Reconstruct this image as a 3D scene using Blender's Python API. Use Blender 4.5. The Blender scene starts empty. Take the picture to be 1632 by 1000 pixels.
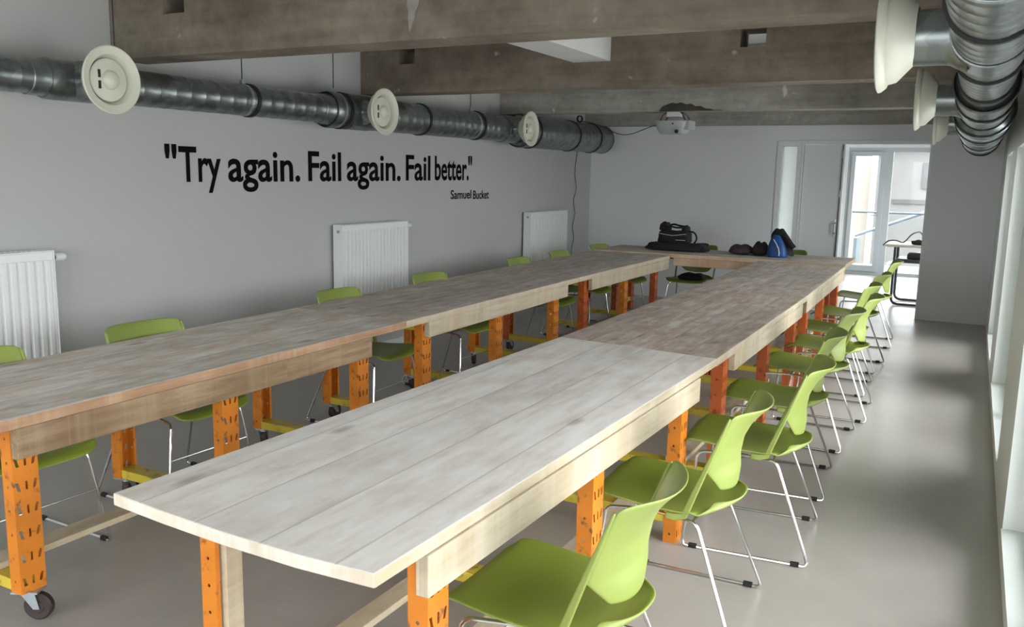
import bpy, bmesh, math, random
from mathutils import Vector, Matrix
random.seed(7)
C = bpy.context.scene.collection
PI = math.pi

# ---------------------------------------------------------------- materials
def new_mat(name):
    m = bpy.data.materials.new(name); m.use_nodes = True
    nt = m.node_tree; b = nt.nodes['Principled BSDF']
    return m, nt, b
def L(nt, a, b): nt.links.new(a, b)
def node(nt, t, **kw):
    n = nt.nodes.new(t)
    for k, v in kw.items(): setattr(n, k, v)
    return n
def coords(nt, scale=(1, 1, 1)):
    tc = node(nt, 'ShaderNodeTexCoord'); mp = node(nt, 'ShaderNodeMapping')
    mp.inputs['Scale'].default_value = scale
    L(nt, tc.outputs['Object'], mp.inputs['Vector']); return mp.outputs['Vector'], tc.outputs['Object']
def noise(nt, vec, scale, detail=4, rough=.55):
    n = node(nt, 'ShaderNodeTexNoise'); n.inputs['Scale'].default_value = scale
    n.inputs['Detail'].default_value = detail; n.inputs['Roughness'].default_value = rough
    L(nt, vec, n.inputs['Vector']); return n.outputs['Fac']
def ramp(nt, fac, stops):
    r = node(nt, 'ShaderNodeValToRGB'); L(nt, fac, r.inputs['Fac'])
    e = r.color_ramp.elements
    while len(e) < len(stops): e.new(.5)
    for i, (p, c) in enumerate(stops):
        e[i].position = p; e[i].color = (c if len(c) == 4 else (*c, 1))
    return r.outputs['Color']
def mix(nt, fac, a, b, mode='MIX'):
    m = node(nt, 'ShaderNodeMix', data_type='RGBA', blend_type=mode)
    for s, v in ((m.inputs[0], fac), (m.inputs[6], a), (m.inputs[7], b)):
        if isinstance(v, (int, float)): s.default_value = v
        elif isinstance(v, tuple): s.default_value = (*v, 1) if len(v) == 3 else v
        else: L(nt, v, s)
    return m.outputs[2]
def bump(nt, b, h, strength=.2, dist=.005):
    n = node(nt, 'ShaderNodeBump'); n.inputs['Strength'].default_value = strength
    n.inputs['Distance'].default_value = dist
    L(nt, h, n.inputs['Height']); L(nt, n.outputs['Normal'], b.inputs['Normal'])
def plain(name, col, rough=.5, metal=0., spec=.5, var=.06, vscale=3):
    m, nt, b = new_mat(name)
    v, o = coords(nt); f = noise(nt, v, vscale)
    c = ramp(nt, f, [(.3, tuple(x * (1 - var) for x in col)), (.7, tuple(min(1, x * (1 + var)) for x in col))])
    L(nt, c, b.inputs['Base Color']); b.inputs['Roughness'].default_value = rough
    b.inputs['Metallic'].default_value = metal; b.inputs['Specular IOR Level'].default_value = spec
    return m

def wood(name, pw, tones, streak, seam=.24, axis='y', knots=.5, off=0., patch=(.35, .7)):
    """boards running along one axis; tones = (dark, mid, light)"""
    m, nt, b = new_mat(name)
    tc = node(nt, 'ShaderNodeTexCoord'); sx = node(nt, 'ShaderNodeSeparateXYZ')
    L(nt, tc.outputs['Object'], sx.inputs[0])
    across, along = (sx.outputs['X'], sx.outputs['Y']) if axis == 'y' else (sx.outputs['Y'], sx.outputs['X'])
    def math_(op, a, bb=None):
        n = node(nt, 'ShaderNodeMath', operation=op)
        for i, v in enumerate((a, bb)):
            if v is None: continue
            if isinstance(v, (int, float)): n.inputs[i].default_value = v
            else: L(nt, v, n.inputs[i])
        return n.outputs[0]
    q = math_('DIVIDE', math_('ADD', across, 10 + off), pw)
    idx = math_('FLOOR', q); fr = math_('FRACT', q)
    wn = node(nt, 'ShaderNodeTexWhiteNoise', noise_dimensions='1D'); L(nt, idx, wn.inputs['W'])
    cmb = node(nt, 'ShaderNodeCombineXYZ')
    L(nt, math_('MULTIPLY', across, 15), cmb.inputs[0])
    L(nt, math_('ADD', math_('MULTIPLY', along, 1.9), math_('MULTIPLY', wn.outputs['Value'], 37)), cmb.inputs[1])
    L(nt, math_('MULTIPLY', sx.outputs['Z'], 22), cmb.inputs[2])
    grain = noise(nt, cmb.outputs[0], 1.6, 6, .6)
    cmb2 = node(nt, 'ShaderNodeCombineXYZ')
    L(nt, math_('MULTIPLY', across, 5), cmb2.inputs[0])
    L(nt, math_('ADD', math_('MULTIPLY', along, 2.2), math_('MULTIPLY', wn.outputs['Value'], 91)), cmb2.inputs[1])
    pt = noise(nt, cmb2.outputs[0], 1.3, 3, .5)
    base = ramp(nt, grain, [(.28, tones[0]), (.5, tones[1]), (.68, tones[2])])
    pf = node(nt, 'ShaderNodeMapRange'); L(nt, pt, pf.inputs[0])
    pf.inputs[1].default_value = patch[0]; pf.inputs[2].default_value = patch[1]
    c = mix(nt, pf.outputs[0], base, mix(nt, .75, base, streak))
    wp = ramp(nt, noise(nt, cmb2.outputs[0], 3.1, 5, .7), [(.48, (0, 0, 0)), (.66, (1, 1, 1))])
    c = mix(nt, scaled(nt, node_sep(nt, wp), .45), c, tuple(min(.9, x * 1.12) for x in tones[2]))
    # tone of the single board
    tone = node(nt, 'ShaderNodeMapRange'); L(nt, wn.outputs['Value'], tone.inputs[0])
    tone.inputs[3].default_value = .88; tone.inputs[4].default_value = 1.08
    tcol = node(nt, 'ShaderNodeCombineColor')
    for i in range(3): L(nt, tone.outputs[0], tcol.inputs[i])
    c = mix(nt, 1., c, tcol.outputs[0], 'MULTIPLY')
    # knots
    vo = node(nt, 'ShaderNodeTexVoronoi'); vo.inputs['Scale'].default_value = 1.
    cm3 = node(nt, 'ShaderNodeCombineXYZ')
    L(nt, math_('MULTIPLY', across, 6), cm3.inputs[0]); L(nt, math_('MULTIPLY', along, 2.2), cm3.inputs[1])
    L(nt, cm3.outputs[0], vo.inputs['Vector'])
    k = ramp(nt, vo.outputs['Distance'], [(.05, (1, 1, 1)), (.16, (0, 0, 0))])
    c = mix(nt, math_('MULTIPLY', node_sep(nt, k), knots), c, (tones[0][0] * .35, tones[0][1] * .3, tones[0][2] * .25))
    # gaps between boards
    edge = math_('LESS_THAN', math_('MINIMUM', fr, math_('SUBTRACT', 1, fr)), .007 / pw * .5)
    c = mix(nt, math_('MULTIPLY', edge, seam), c, (.05, .04, .03))
    L(nt, c, b.inputs['Base Color'])
    b.inputs['Roughness'].default_value = .62; b.inputs['Specular IOR Level'].default_value = .35
    bump(nt, b, math_('SUBTRACT', grain, math_('MULTIPLY', edge, 1.5)), .25, .002)
    return m
def scaled(nt, v, k):
    n = node(nt, 'ShaderNodeMath', operation='MULTIPLY'); n.inputs[1].default_value = k; L(nt, v, n.inputs[0]); return n.outputs[0]
def node_sep(nt, col):
    n = node(nt, 'ShaderNodeSeparateColor'); L(nt, col, n.inputs[0]); return n.outputs[0]

def concrete(name, cols, rough=.85, board=True):
    m, nt, b = new_mat(name)
    v, o = coords(nt); v2, _ = coords(nt, (.35, 1, 5))
    f1 = noise(nt, v, 1.6, 5, .6); f2 = noise(nt, v2, 2.2, 5, .6); f3 = noise(nt, v, 14, 4, .65)
    c = ramp(nt, f1, [(.32, cols[0]), (.52, cols[1]), (.7, cols[2])])
    c2 = ramp(nt, f2, [(.35, (.55, .54, .5)), (.65, (1.15, 1.12, 1.08))])
    c = mix(nt, .45, c, c2, 'MULTIPLY')
    c3 = ramp(nt, f3, [(.3, (.7, .7, .7)), (.6, (1.05, 1.05, 1.05))])
    c = mix(nt, .5, c, c3, 'MULTIPLY')
    # pale specks and drips
    s = ramp(nt, noise(nt, v, 9, 2, .4), [(.73, (0, 0, 0)), (.80, (1, 1, 1))])
    c = mix(nt, node_sep(nt, s), c, tuple(min(1, x * 1.4) for x in cols[2]))
    L(nt, c, b.inputs['Base Color']); b.inputs['Roughness'].default_value = rough
    b.inputs['Specular IOR Level'].default_value = .2
    bump(nt, b, f3, .4, .006)
    return m

def floor_mat():
    m, nt, b = new_mat('poured_floor')
    v, o = coords(nt)
    f1 = noise(nt, v, .7, 4, .55); f2 = noise(nt, v, 5, 4, .6)
    c = ramp(nt, f1, [(.3, (.345, .315, .288)), (.7, (.425, .395, .365))])
    c = mix(nt, .35, c, ramp(nt, f2, [(.3, (.8, .8, .8)), (.7, (1.1, 1.1, 1.1))]), 'MULTIPLY')
    L(nt, c, b.inputs['Base Color'])
    r = node(nt, 'ShaderNodeMapRange'); L(nt, f2, r.inputs[0])
    r.inputs[3].default_value = .27; r.inputs[4].default_value = .42
    L(nt, r.outputs[0], b.inputs['Roughness']); b.inputs['Specular IOR Level'].default_value = .6
    bump(nt, b, f2, .05, .002)
    return m

def galvanised():
    m, nt, b = new_mat('galvanised_steel')
    v, o = coords(nt)
    vo = node(nt, 'ShaderNodeTexVoronoi'); vo.inputs['Scale'].default_value = 22; L(nt, v, vo.inputs['Vector'])
    c = ramp(nt, vo.outputs['Color'], [(.2, (.20, .225, .225)), (.8, (.30, .33, .33))])
    L(nt, c, b.inputs['Base Color']); b.inputs['Metallic'].default_value = .9
    b.inputs['Roughness'].default_value = .33
    return m

def glass_mat(name='window_glass', tint=(.97, .985, .98)):
    m = bpy.data.materials.new(name); m.use_nodes = True; nt = m.node_tree
    nt.nodes.clear()
    out = node(nt, 'ShaderNodeOutputMaterial'); t = node(nt, 'ShaderNodeBsdfTransparent')
    t.inputs[0].default_value = (*tint, 1)
    g = node(nt, 'ShaderNodeBsdfGlossy'); g.inputs['Roughness'].default_value = .02
    fz = node(nt, 'ShaderNodeFresnel'); fz.inputs[0].default_value = 1.25
    mx = node(nt, 'ShaderNodeMixShader')
    L(nt, fz.outputs[0], mx.inputs[0]); L(nt, t.outputs[0], mx.inputs[1]); L(nt, g.outputs[0], mx.inputs[2])
    L(nt, mx.outputs[0], out.inputs[0]); return m

def frosted_mat():
    m = bpy.data.materials.new('frosted_glass'); m.use_nodes = True; nt = m.node_tree; nt.nodes.clear()
    out = node(nt, 'ShaderNodeOutputMaterial'); t = node(nt, 'ShaderNodeBsdfTranslucent'); t.inputs[0].default_value = (.93, .97, .97, 1)
    g = node(nt, 'ShaderNodeBsdfGlossy'); g.inputs['Roughness'].default_value = .25
    mx = node(nt, 'ShaderNodeMixShader'); mx.inputs[0].default_value = .06
    L(nt, t.outputs[0], mx.inputs[1]); L(nt, g.outputs[0], mx.inputs[2])
    tr = node(nt, 'ShaderNodeBsdfTransparent'); m2 = node(nt, 'ShaderNodeMixShader'); m2.inputs[0].default_value = .09
    L(nt, mx.outputs[0], m2.inputs[1]); L(nt, tr.outputs[0], m2.inputs[2]); L(nt, m2.outputs[0], out.inputs[0]); return m

def rack_paint(name, col, worn):
    m, nt, b = new_mat(name)
    v, o = coords(nt); f = noise(nt, v, 16, 5, .7); g = noise(nt, v, 5, 2)
    s = ramp(nt, f, [(.575, (0, 0, 0)), (.66, (1, 1, 1))])
    c = ramp(nt, g, [(.3, tuple(x * .85 for x in col)), (.7, tuple(min(1, x * 1.1) for x in col))])
    c = mix(nt, node_sep(nt, s), c, worn)
    L(nt, c, b.inputs['Base Color']); b.inputs['Roughness'].default_value = .42
    return m

M = {}
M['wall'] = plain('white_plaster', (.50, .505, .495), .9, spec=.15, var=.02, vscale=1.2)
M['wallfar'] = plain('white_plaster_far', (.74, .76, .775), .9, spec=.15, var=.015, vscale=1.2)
M['white'] = plain('white_paint', (.72, .75, .74), .45, var=.02)
M['ceil'] = plain('white_ceiling_plaster', (.62, .62, .61), .9, spec=.1, var=.03)
M['slab'] = concrete('slab_concrete', [(.10, .09, .08), (.15, .135, .12), (.2, .185, .165)])
M['beam'] = concrete('beam_concrete', [(.16, .128, .10), (.245, .205, .165), (.34, .295, .245)])
M['beamgrey'] = concrete('grey_beam_concrete', [(.30, .28, .25), (.40, .38, .35), (.50, .48, .45)])
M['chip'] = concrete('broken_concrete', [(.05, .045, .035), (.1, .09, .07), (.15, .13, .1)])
M['floor'] = floor_mat()
M['hallfloor'] = plain('hall_floor', (.42, .42, .42), .25, var=.03)
M['steel'] = galvanised()
M['chrome'] = plain('chromed_wire', (.72, .72, .73), .18, 1., var=.02)
M['black'] = plain('black_rubber', (.012, .012, .013), .6, var=.1)
M['cream'] = plain('cream_enamel', (.62, .615, .52), .35, var=.02)
M['rad'] = plain('radiator_enamel', (.82, .83, .83), .35, var=.01)
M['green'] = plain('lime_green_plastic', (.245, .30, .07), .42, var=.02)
M['seat'] = plain('darker_lime_plastic', (.215, .275, .032), .5, var=.02)  # darker tone for the upper face of the chair seat
M['letter'] = plain('black_vinyl', (.006, .007, .009), .9, spec=.05, var=.02)
M['orange'] = rack_paint('orange_rack_paint', (.66, .205, .014), (.16, .07, .03))
M['redorange'] = rack_paint('red_orange_rack_tone', (.52, .105, .018), (.10, .045, .03))  # redder, darker tone on posts of the farther tables
M['yellow'] = rack_paint('yellow_rack_paint', (.66, .50, .05), (.25, .2, .07))
M['dark'] = plain('dark_grey_metal', (.05, .055, .06), .4, .3)
M['zinc'] = plain('zinc_bracket', (.45, .5, .52), .35, .8)
M['wheel'] = plain('brown_black_wheel', (.035, .022, .022), .5)
M['glass'] = glass_mat(); M['frosted'] = frosted_mat()
pale = [(.67, .61, .55), (.80, .755, .71), (.87, .84, .81)]
M['topR1'] = wood('whitewashed_boards', .2155, pale, (.60, .51, .43), off=.03, patch=(.45, .8))
M["topR2"] = wood("brown_grey_boards", .172, [(.39, .30, .245), (.58, .495, .43), (.74, .69, .635)], (.40, .265, .195), off=.05)
M["topR3"] = wood("grey_boards", .172, [(.42, .34, .28), (.60, .535, .475), (.74, .69, .635)], (.43, .32, .245), off=.11)
M["topL1"] = wood("worn_grey_boards", .2, [(.52, .45, .38), (.72, .68, .63), (.83, .81, .78)], (.56, .42, .30), off=.02)
M["topL2"] = wood("worn_brown_boards", .18, [(.44, .37, .32), (.62, .56, .51), (.76, .72, .68)], (.44, .33, .26), off=.07)
M["topL3"] = wood("worn_grey_brown_boards", .18, [(.44, .38, .32), (.60, .55, .50), (.72, .68, .64)], (.45, .35, .28), off=.12)
M["topX"] = wood("worn_boards_crosswise", .18, [(.44, .38, .32), (.60, .55, .50), (.72, .68, .64)], (.46, .35, .27), axis="x", off=.04)
M['edgepale'] = wood('pale_sawn_edge', .3, [(.68, .59, .49), (.78, .69, .60), (.84, .76, .68)], (.6, .48, .36), seam=0, knots=.2)
M['edgeorange'] = wood('orange_brown_edge', .3, [(.36, .20, .11), (.47, .29, .18), (.55, .38, .26)], (.30, .17, .09), seam=0, knots=.3)
M['apron'] = wood('pale_pine', .4, [(.42, .34, .235), (.53, .455, .34), (.60, .53, .42)], (.5, .38, .24), seam=0, knots=.6)
M['apronold'] = wood('old_brown_pine', .4, [(.20, .13, .075), (.32, .22, .13), (.42, .31, .20)], (.2, .12, .06), seam=0, knots=.5)
M['apronx'] = wood('orange_pine', .4, [(.60, .43, .28), (.72, .54, .38), (.78, .62, .46)], (.5, .32, .2), seam=0, knots=.4, axis='x')
M['cloth'] = plain('black_cloth', (.013, .012, .013), .85, var=.25, vscale=20)
M['cloth2'] = plain('charcoal_cloth', (.045, .04, .038), .85, var=.25, vscale=20)
M['maroon'] = plain('dark_maroon_cloth', (.028, .014, .014), .85, var=.25, vscale=20)
M['blue'] = plain('blue_nylon', (.008, .065, .25), .5, var=.1, vscale=20)
M['strip'] = plain('light_grey_piping', (.55, .58, .62), .5)
M['projector'] = plain('light_grey_plastic', (.36, .38, .39), .4, var=.03)
M['paper'] = plain('off_white_laminate', (.66, .60, .52), .5, var=.03)

# ---------------------------------------------------------------- mesh builder
class MB:
    def __init__(s): s.v = []; s.f = []; s.m = []
    def add(s, vs, fs, mi=0):
        o = len(s.v); s.v += [tuple(p) for p in vs]
        s.f += [tuple(o + i for i in f) for f in fs]; s.m += [mi] * len(fs)
    def box(s, x0, x1, y0, y1, z0, z1, mi=0, mt=None):
        vs = [(x, y, z) for x in (x0, x1) for y in (y0, y1) for z in (z0, z1)]
        if mt is not None: vs = [tuple(mt @ Vector(v)) for v in vs]
        s.add(vs, [(0, 1, 3, 2), (4, 6, 7, 5), (0, 4, 5, 1), (2, 3, 7, 6), (0, 2, 6, 4), (1, 5, 7, 3)], mi)
    def prism(s, pts, z0, z1, top=0, side=0, long=None):
        n = len(pts)
        s.add([(x, y, z0) for x, y in pts] + [(x, y, z1) for x, y in pts], [tuple(range(n, 2 * n))], top)
        o = len(s.v) - 2 * n
        s.f.append(tuple(o + i for i in reversed(range(n)))); s.m.append(side)
        for i in range(n):
            j = (i + 1) % n; s.f.append((o + i, o + j, o + n + j, o + n + i))
            s.m.append(long if long is not None and abs(pts[i][0] - pts[j][0]) < .12 * abs(pts[i][1] - pts[j][1]) else side)
    def tube(s, path, r, n=10, mi=0, cap=True, radii=None):
        P = [Vector(p) for p in path]; k = len(P)
        T = []
        for i in range(k):
            t = (P[min(i + 1, k - 1)] - P[max(i - 1, 0)]); T.append(t.normalized())
        up = Vector((0, 0, 1)) if abs(T[0].z) < .9 else Vector((1, 0, 0))
        N = (up - T[0] * up.dot(T[0])).normalized(); vs = []
        for i in range(k):
            N = (N - T[i] * N.dot(T[i])).normalized(); B = T[i].cross(N)
            rr = radii[i] if radii else r
            for j in range(n):
                a = 2 * PI * j / n; vs.append(P[i] + (N * math.cos(a) + B * math.sin(a)) * rr)
        fs = []
        for i in range(k - 1):
            for j in range(n):
                j2 = (j + 1) % n; fs.append((i * n + j, i * n + j2, (i + 1) * n + j2, (i + 1) * n + j))
        if cap: fs.append(tuple(reversed(range(n)))); fs.append(tuple((k - 1) * n + j for j in range(n)))
        s.add(vs, fs, mi)
    def lathe(s, prof, origin, axis, n=32, mi=0):
        """prof = [(distance along axis, radius)]"""
        A = Vector(axis).normalized(); up = Vector((0, 0, 1)) if abs(A.z) < .9 else Vector((1, 0, 0))
        U = (up - A * up.dot(A)).normalized(); W = A.cross(U); O = Vector(origin); vs = []
        for d, r in prof:
            for j in range(n):
                a = 2 * PI * j / n; vs.append(O + A * d + (U * math.cos(a) + W * math.sin(a)) * max(r, 1e-5))
        fs = []
        for i in range(len(prof) - 1):
            for j in range(n):
                j2 = (j + 1) % n; fs.append((i * n + j, (i + 1) * n + j, (i + 1) * n + j2, i * n + j2))
        s.add(vs, fs, mi)
    def grid(s, fn, nu, nv, mi=0):
        vs = [fn(i / nu, j / nv) for j in range(nv + 1) for i in range(nu + 1)]
        fs = [(j * (nu + 1) + i, j * (nu + 1) + i + 1, (j + 1) * (nu + 1) + i + 1, (j + 1) * (nu + 1) + i) for j in range(nv) for i in range(nu)]
        s.add(vs, fs, mi)
    def build(s, name, mats, parent=None, smooth=False, bevel=0, solid=0, sub=0, offset=0.):
        me = bpy.data.meshes.new(name); me.from_pydata(s.v, [], s.f)
        if not isinstance(mats, (list, tuple)): mats = [mats]
        for m in mats: me.materials.append(m)
        for p, i in zip(me.polygons, s.m): p.material_index = i
        me.validate(); me.update()
        bm = bmesh.new(); bm.from_mesh(me)
        if smooth or sub: bmesh.ops.remove_doubles(bm, verts=bm.verts, dist=1e-5)
        if not solid: bmesh.ops.recalc_face_normals(bm, faces=bm.faces)
        bm.to_mesh(me); bm.free()
        if smooth:
            for p in me.polygons: p.use_smooth = True
            me.set_sharp_from_angle(angle=math.radians(40))
        o = bpy.data.objects.new(name, me); C.objects.link(o)
        if parent is not None: o.parent = parent
        if solid:
            md = o.modifiers.new('thickness', 'SOLIDIFY'); md.thickness = solid; md.offset = offset
        if sub:
            md = o.modifiers.new('smooth', 'SUBSURF'); md.levels = sub; md.render_levels = sub
        if bevel:
            md = o.modifiers.new('edge', 'BEVEL'); md.width = bevel; md.segments = 2; md.limit_method = 'ANGLE'
            md.angle_limit = math.radians(50)
        return o
def tag(o, label=None, cat=None, group=None, kind=None):
    if label: o['label'] = label
    if cat: o['category'] = cat
    if group: o['group'] = group
    if kind: o['kind'] = kind
    return o
def thing(name, label, cat, loc=(0, 0, 0), rot=0, group=None):
    o = bpy.data.objects.new(name, None); o.empty_display_size = .1; C.objects.link(o)
    o.location = loc; o.rotation_euler = (0, 0, rot)
    return tag(o, label, cat, group)
def copy_thing(src, label, loc, rot=0.):
    r = src.copy(); C.objects.link(r); r.location = loc; r.rotation_euler = (0, 0, rot); r['label'] = label
    for ch in list(src.children):
        c = ch.copy(); C.objects.link(c); c.parent = r
        for g in list(ch.children):
            d = g.copy(); C.objects.link(d); d.parent = c
    return r
def struct(name, mb, mat, parent=None, **kw):
    o = mb.build(name, mat, parent, **kw)
    if parent is None: o['kind'] = 'structure'
    return o
def round_path(pts, r, n=5):
    """polyline with rounded corners"""
    P = [Vector(p) for p in pts]; out = [P[0]]
    for i in range(1, len(P) - 1):
        a = (P[i - 1] - P[i]); b = (P[i + 1] - P[i]); k = min(r, a.length * .45, b.length * .45)
        p0 = P[i] + a.normalized() * k; p2 = P[i] + b.normalized() * k
        for j in range(n + 1):
            t = j / n; out.append(p0 * (1 - t) ** 2 + P[i] * 2 * t * (1 - t) + p2 * t * t)
    out.append(P[-1]); return out

# ---------------------------------------------------------------- room numbers
XL, XR = -4.629, .235          # long walls
YB, YF = -2.6, 10.96           # wall behind the camera, far wall
ZC = 2.82                      # slab
YH = 15.75                     # outer wall of the room beyond
XRO = XR + .30

# floor
b = MB(); b.box(XL - .3, XRO, YB - .3, YH + .3, -.12, 0); struct('floor', b, M['floor'])
b = MB(); b.box(XL - .3, XRO, YB - .3, YH + .3, ZC, ZC + .2); struct('ceiling', b, M['ceil'])
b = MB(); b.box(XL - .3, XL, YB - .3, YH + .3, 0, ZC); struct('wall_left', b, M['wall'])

# right wall: piers, head and low upstand; deep openings
openings = [(-2.3, .55), (1.15, 4.12), (5.18, 7.2), (8.12, 9.58), (11.5, 15.4)]  # last opening is unseen, added to brighten the room beyond
SILL, HEAD = .11, 1.84
b = MB()
ys = [YB - .3] + [y for o_ in openings for y in o_] + [YH + .3]
for i in range(0, len(ys), 2): b.box(XR, XRO, ys[i], ys[i + 1], 0, ZC)
for y0, y1 in openings:
    b.box(XR, XRO, y0, y1, 0, SILL); b.box(XR, XRO, y0, y1, HEAD, ZC)
struct('wall_right', b, M['white'])
for i, (y0, y1) in enumerate(openings):
    f = MB(); gx0, gx1 = XR + .10, XR + .16
    t = .06
    n = 2 if y1 - y0 < 2.2 else 3
    for k in range(n):
        ya = y0 + (y1 - y0 - t) * k / n + t; yb = y0 + (y1 - y0 - t) * (k + 1) / n
        f.box(gx0, gx1, ya, yb, SILL, SILL + t); f.box(gx0, gx1, ya, yb, HEAD - t, HEAD)
    for k in range(n + 1):
        yy = y0 + (y1 - y0 - t) * k / n; f.box(gx0 - .012, gx1, yy, yy + t, SILL, HEAD)
    w = f.build('window_%d' % (i + 1), M['white'], None, bevel=.004); w['kind'] = 'structure'
    for k in range(n):
        ya = y0 + (y1 - y0 - t) * k / n + t; yb = y0 + (y1 - y0 - t) * (k + 1) / n
        g = MB(); g.box(gx0 + .02, gx0 + .032, ya, yb, SILL + t, HEAD - t); g.build('pane', M['glass'], w)
    s = MB(); s.box(XR - .006, XR + .10, y0 + .001, y1 - .001, SILL, SILL + .012); s.build('sill', M['white'], w)
# wall behind the camera with two wide glazed openings
bo = [(-4.45, -2.3), (-2.1, .05)]
b = MB(); xs = [XL] + [x for o_ in bo for x in o_] + [XR]
for i in range(0, len(xs), 2): b.box(xs[i], xs[i + 1], YB - .3, YB, 0, ZC)
for x0, x1 in bo: b.box(x0, x1, YB - .3, YB, 0, .3); b.box(x0, x1, YB - .3, YB, 2.30, ZC)
struct('wall_back', b, M['wall'])
for i, (x0, x1) in enumerate(bo):
    f = MB(); t = .06
    for a in ((x0 + t, (x0 + x1) / 2 - t / 2, .3, .36), ((x0 + x1) / 2 + t / 2, x1 - t, .3, .36), (x0 + t, (x0 + x1) / 2 - t / 2, 2.24, 2.30), ((x0 + x1) / 2 + t / 2, x1 - t, 2.24, 2.30), (x0, x0 + t, .3, 2.30), (x1 - t, x1, .3, 2.30), ((x0 + x1) / 2 - t / 2, (x0 + x1) / 2 + t / 2, .3, 2.30)):
        f.box(a[0], a[1], YB - .16, YB - .1, a[2], a[3])
    w = f.build('window_%d' % (i + 6), M['white']); w['kind'] = 'structure'
    g = MB(); g.box(x0, x1, YB - .135, YB - .125, .3, 2.30); g.build('pane', M['glass'], w)

# far wall with side light, door leaf and passage
b = MB()
SLx0, SLx1 = -2.155, -1.94; DX0, DX1 = -1.86, -1.43; OX0, OX1 = -1.40, -.475; TOP = 2.015
b.box(XL, SLx0, YF, YF + .12, 0, ZC); b.box(SLx0, OX1, YF, YF + .12, TOP, ZC)
b.box(OX1, XR, YF, YF + .12, 0, ZC); b.box(SLx1 + .03, DX0 - .03, YF, YF + .12, 0, TOP)
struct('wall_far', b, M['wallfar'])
b = MB()
for a in ((SLx0 - .02, SLx0 + .04, 0, TOP + .02), (SLx1 + .001, SLx1 + .05, 0, TOP + .02), (SLx0 + .04, SLx1 + .001, TOP - .04, TOP + .02), (SLx0 + .04, SLx1 + .001, 0, .08)):
    b.box(a[0], a[1], YF - .015, YF + .135, a[2], a[3])
w = struct('window_8', b, M['wallfar'], bevel=.003)
g = MB(); g.box(SLx0 + .04, SLx1, YF + .05, YF + .06, .08, TOP - .04); g.build('pane', M['frosted'], w)
b = MB(); b.box(DX0, DX1, YF + .02, YF + .06, .008, TOP - .02)
d = struct('door_1', b, M['wallfar'], bevel=.003)
h = MB(); h.box(DX1 + .001, DX1 + .013, YF + .01, YF + .06, .01, TOP - .02); h.build('gap_shade_strip', M['dark'], d)  # dark strip standing in for the shaded gap beside the leaf
h = MB(); h.box(DX1 - .035, DX1 - .008, YF + .014, YF + .021, .90, 1.12); h.build('lock_plate', M['zinc'], d, bevel=.003)
h = MB(); h.tube(round_path([(DX1 - .02, YF + .016, 1.07), (DX1 - .02, YF - .035, 1.07), (DX1 - .02, YF - .035, .95), (DX1 - .02, YF + .016, .95)], .015), .010); h.build('door_handle', M['zinc'], d, smooth=True)
for z in (.25, 1.42, 1.88):
    h = MB(); h.tube([(DX1 + .007, YF + .002, z - .04), (DX1 + .007, YF + .002, z + .04)], .008, 8); h.build('hinge', M['zinc'], d, smooth=True)
b = MB(); b.box(DX0 - .028, DX0 - .004, YF - .012, YF + .13, 0, TOP - .016); b.box(DX1 + .014, OX0 + .004, YF - .012, YF + .13, 0, TOP - .016)
b.box(DX0 - .028, OX1 + .004, YF - .012, YF + .13, TOP - .016, TOP + .03); b.box(OX1 - .02, OX1 + .004, YF - .012, YF + .13, 0, TOP - .016)
struct('trim_1', b, M['white'], bevel=.003)
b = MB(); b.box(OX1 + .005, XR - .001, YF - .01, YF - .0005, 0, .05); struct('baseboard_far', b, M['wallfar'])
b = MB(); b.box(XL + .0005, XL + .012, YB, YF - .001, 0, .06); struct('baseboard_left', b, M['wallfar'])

# room beyond: outer wall with a glazed double door
b = MB(); EX0, EX1 = -1.95, -.45
b.box(XL, -3.9, YH, YH + .3, 0, ZC); b.box(-3.9, -2.4, YH, YH + .3, 0, .2); b.box(-3.9, -2.4, YH, YH + .3, 2.3, ZC); b.box(-2.4, EX0, YH, YH + .3, 0, ZC); b.box(EX1, XR, YH, YH + .3, 0, ZC); b.box(EX0, EX1, YH, YH + .3, 2.12, ZC)  # also leaves an opening left of the door, added to let in light
struct('wall_beyond', b, M['wallfar'])
b = MB()
for a in ((EX0, EX0 + .06, 0, 2.12), (EX1 - .06, EX1, 0, 2.12), (EX0 + .06, -1.36, 2.05, 2.12), (-1.25, EX1 - .06, 2.05, 2.12), (-1.36, -1.25, 0, 2.12), (EX0 + .06, -1.36, 0, .05), (-1.25, EX1 - .06, 0, .05)):
    b.box(a[0], a[1], YH + .02, YH + .09, a[2], a[3])
M['frame'] = plain('grey_white_frame', (.46, .50, .52), .45, var=.02)
w = struct('door_2', b, M['frame'])
b = MB()
for a in ((EX0 + .06, EX0 + .12, .05, 2.05), (-1.44, -1.36, .05, 2.05), (EX0 + .12, -1.44, 1.98, 2.05), (EX0 + .12, -1.44, .05, .15)):
    b.box(a[0], a[1], YH - .01, YH + .05, a[2], a[3])
b.build('door_leaf', M['frame'], w)
b = MB(); b.box(EX0 + .12, -1.44, YH + .03, YH + .04, .15, 1.98); b.build('pane', M['glass'], w)
b = MB(); b.box(-1.25, EX1 - .06, YH + .05, YH + .06, .05, 2.05); b.build('pane', M['glass'], w)
b = MB(); b.tube(round_path([(-1.40, YH - .012, 1.0), (-1.40, YH - .05, 1.0), (-1.52, YH - .05, 1.0)], .015), .009); b.build('door_handle', M['zinc'], w, smooth=True)

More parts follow.
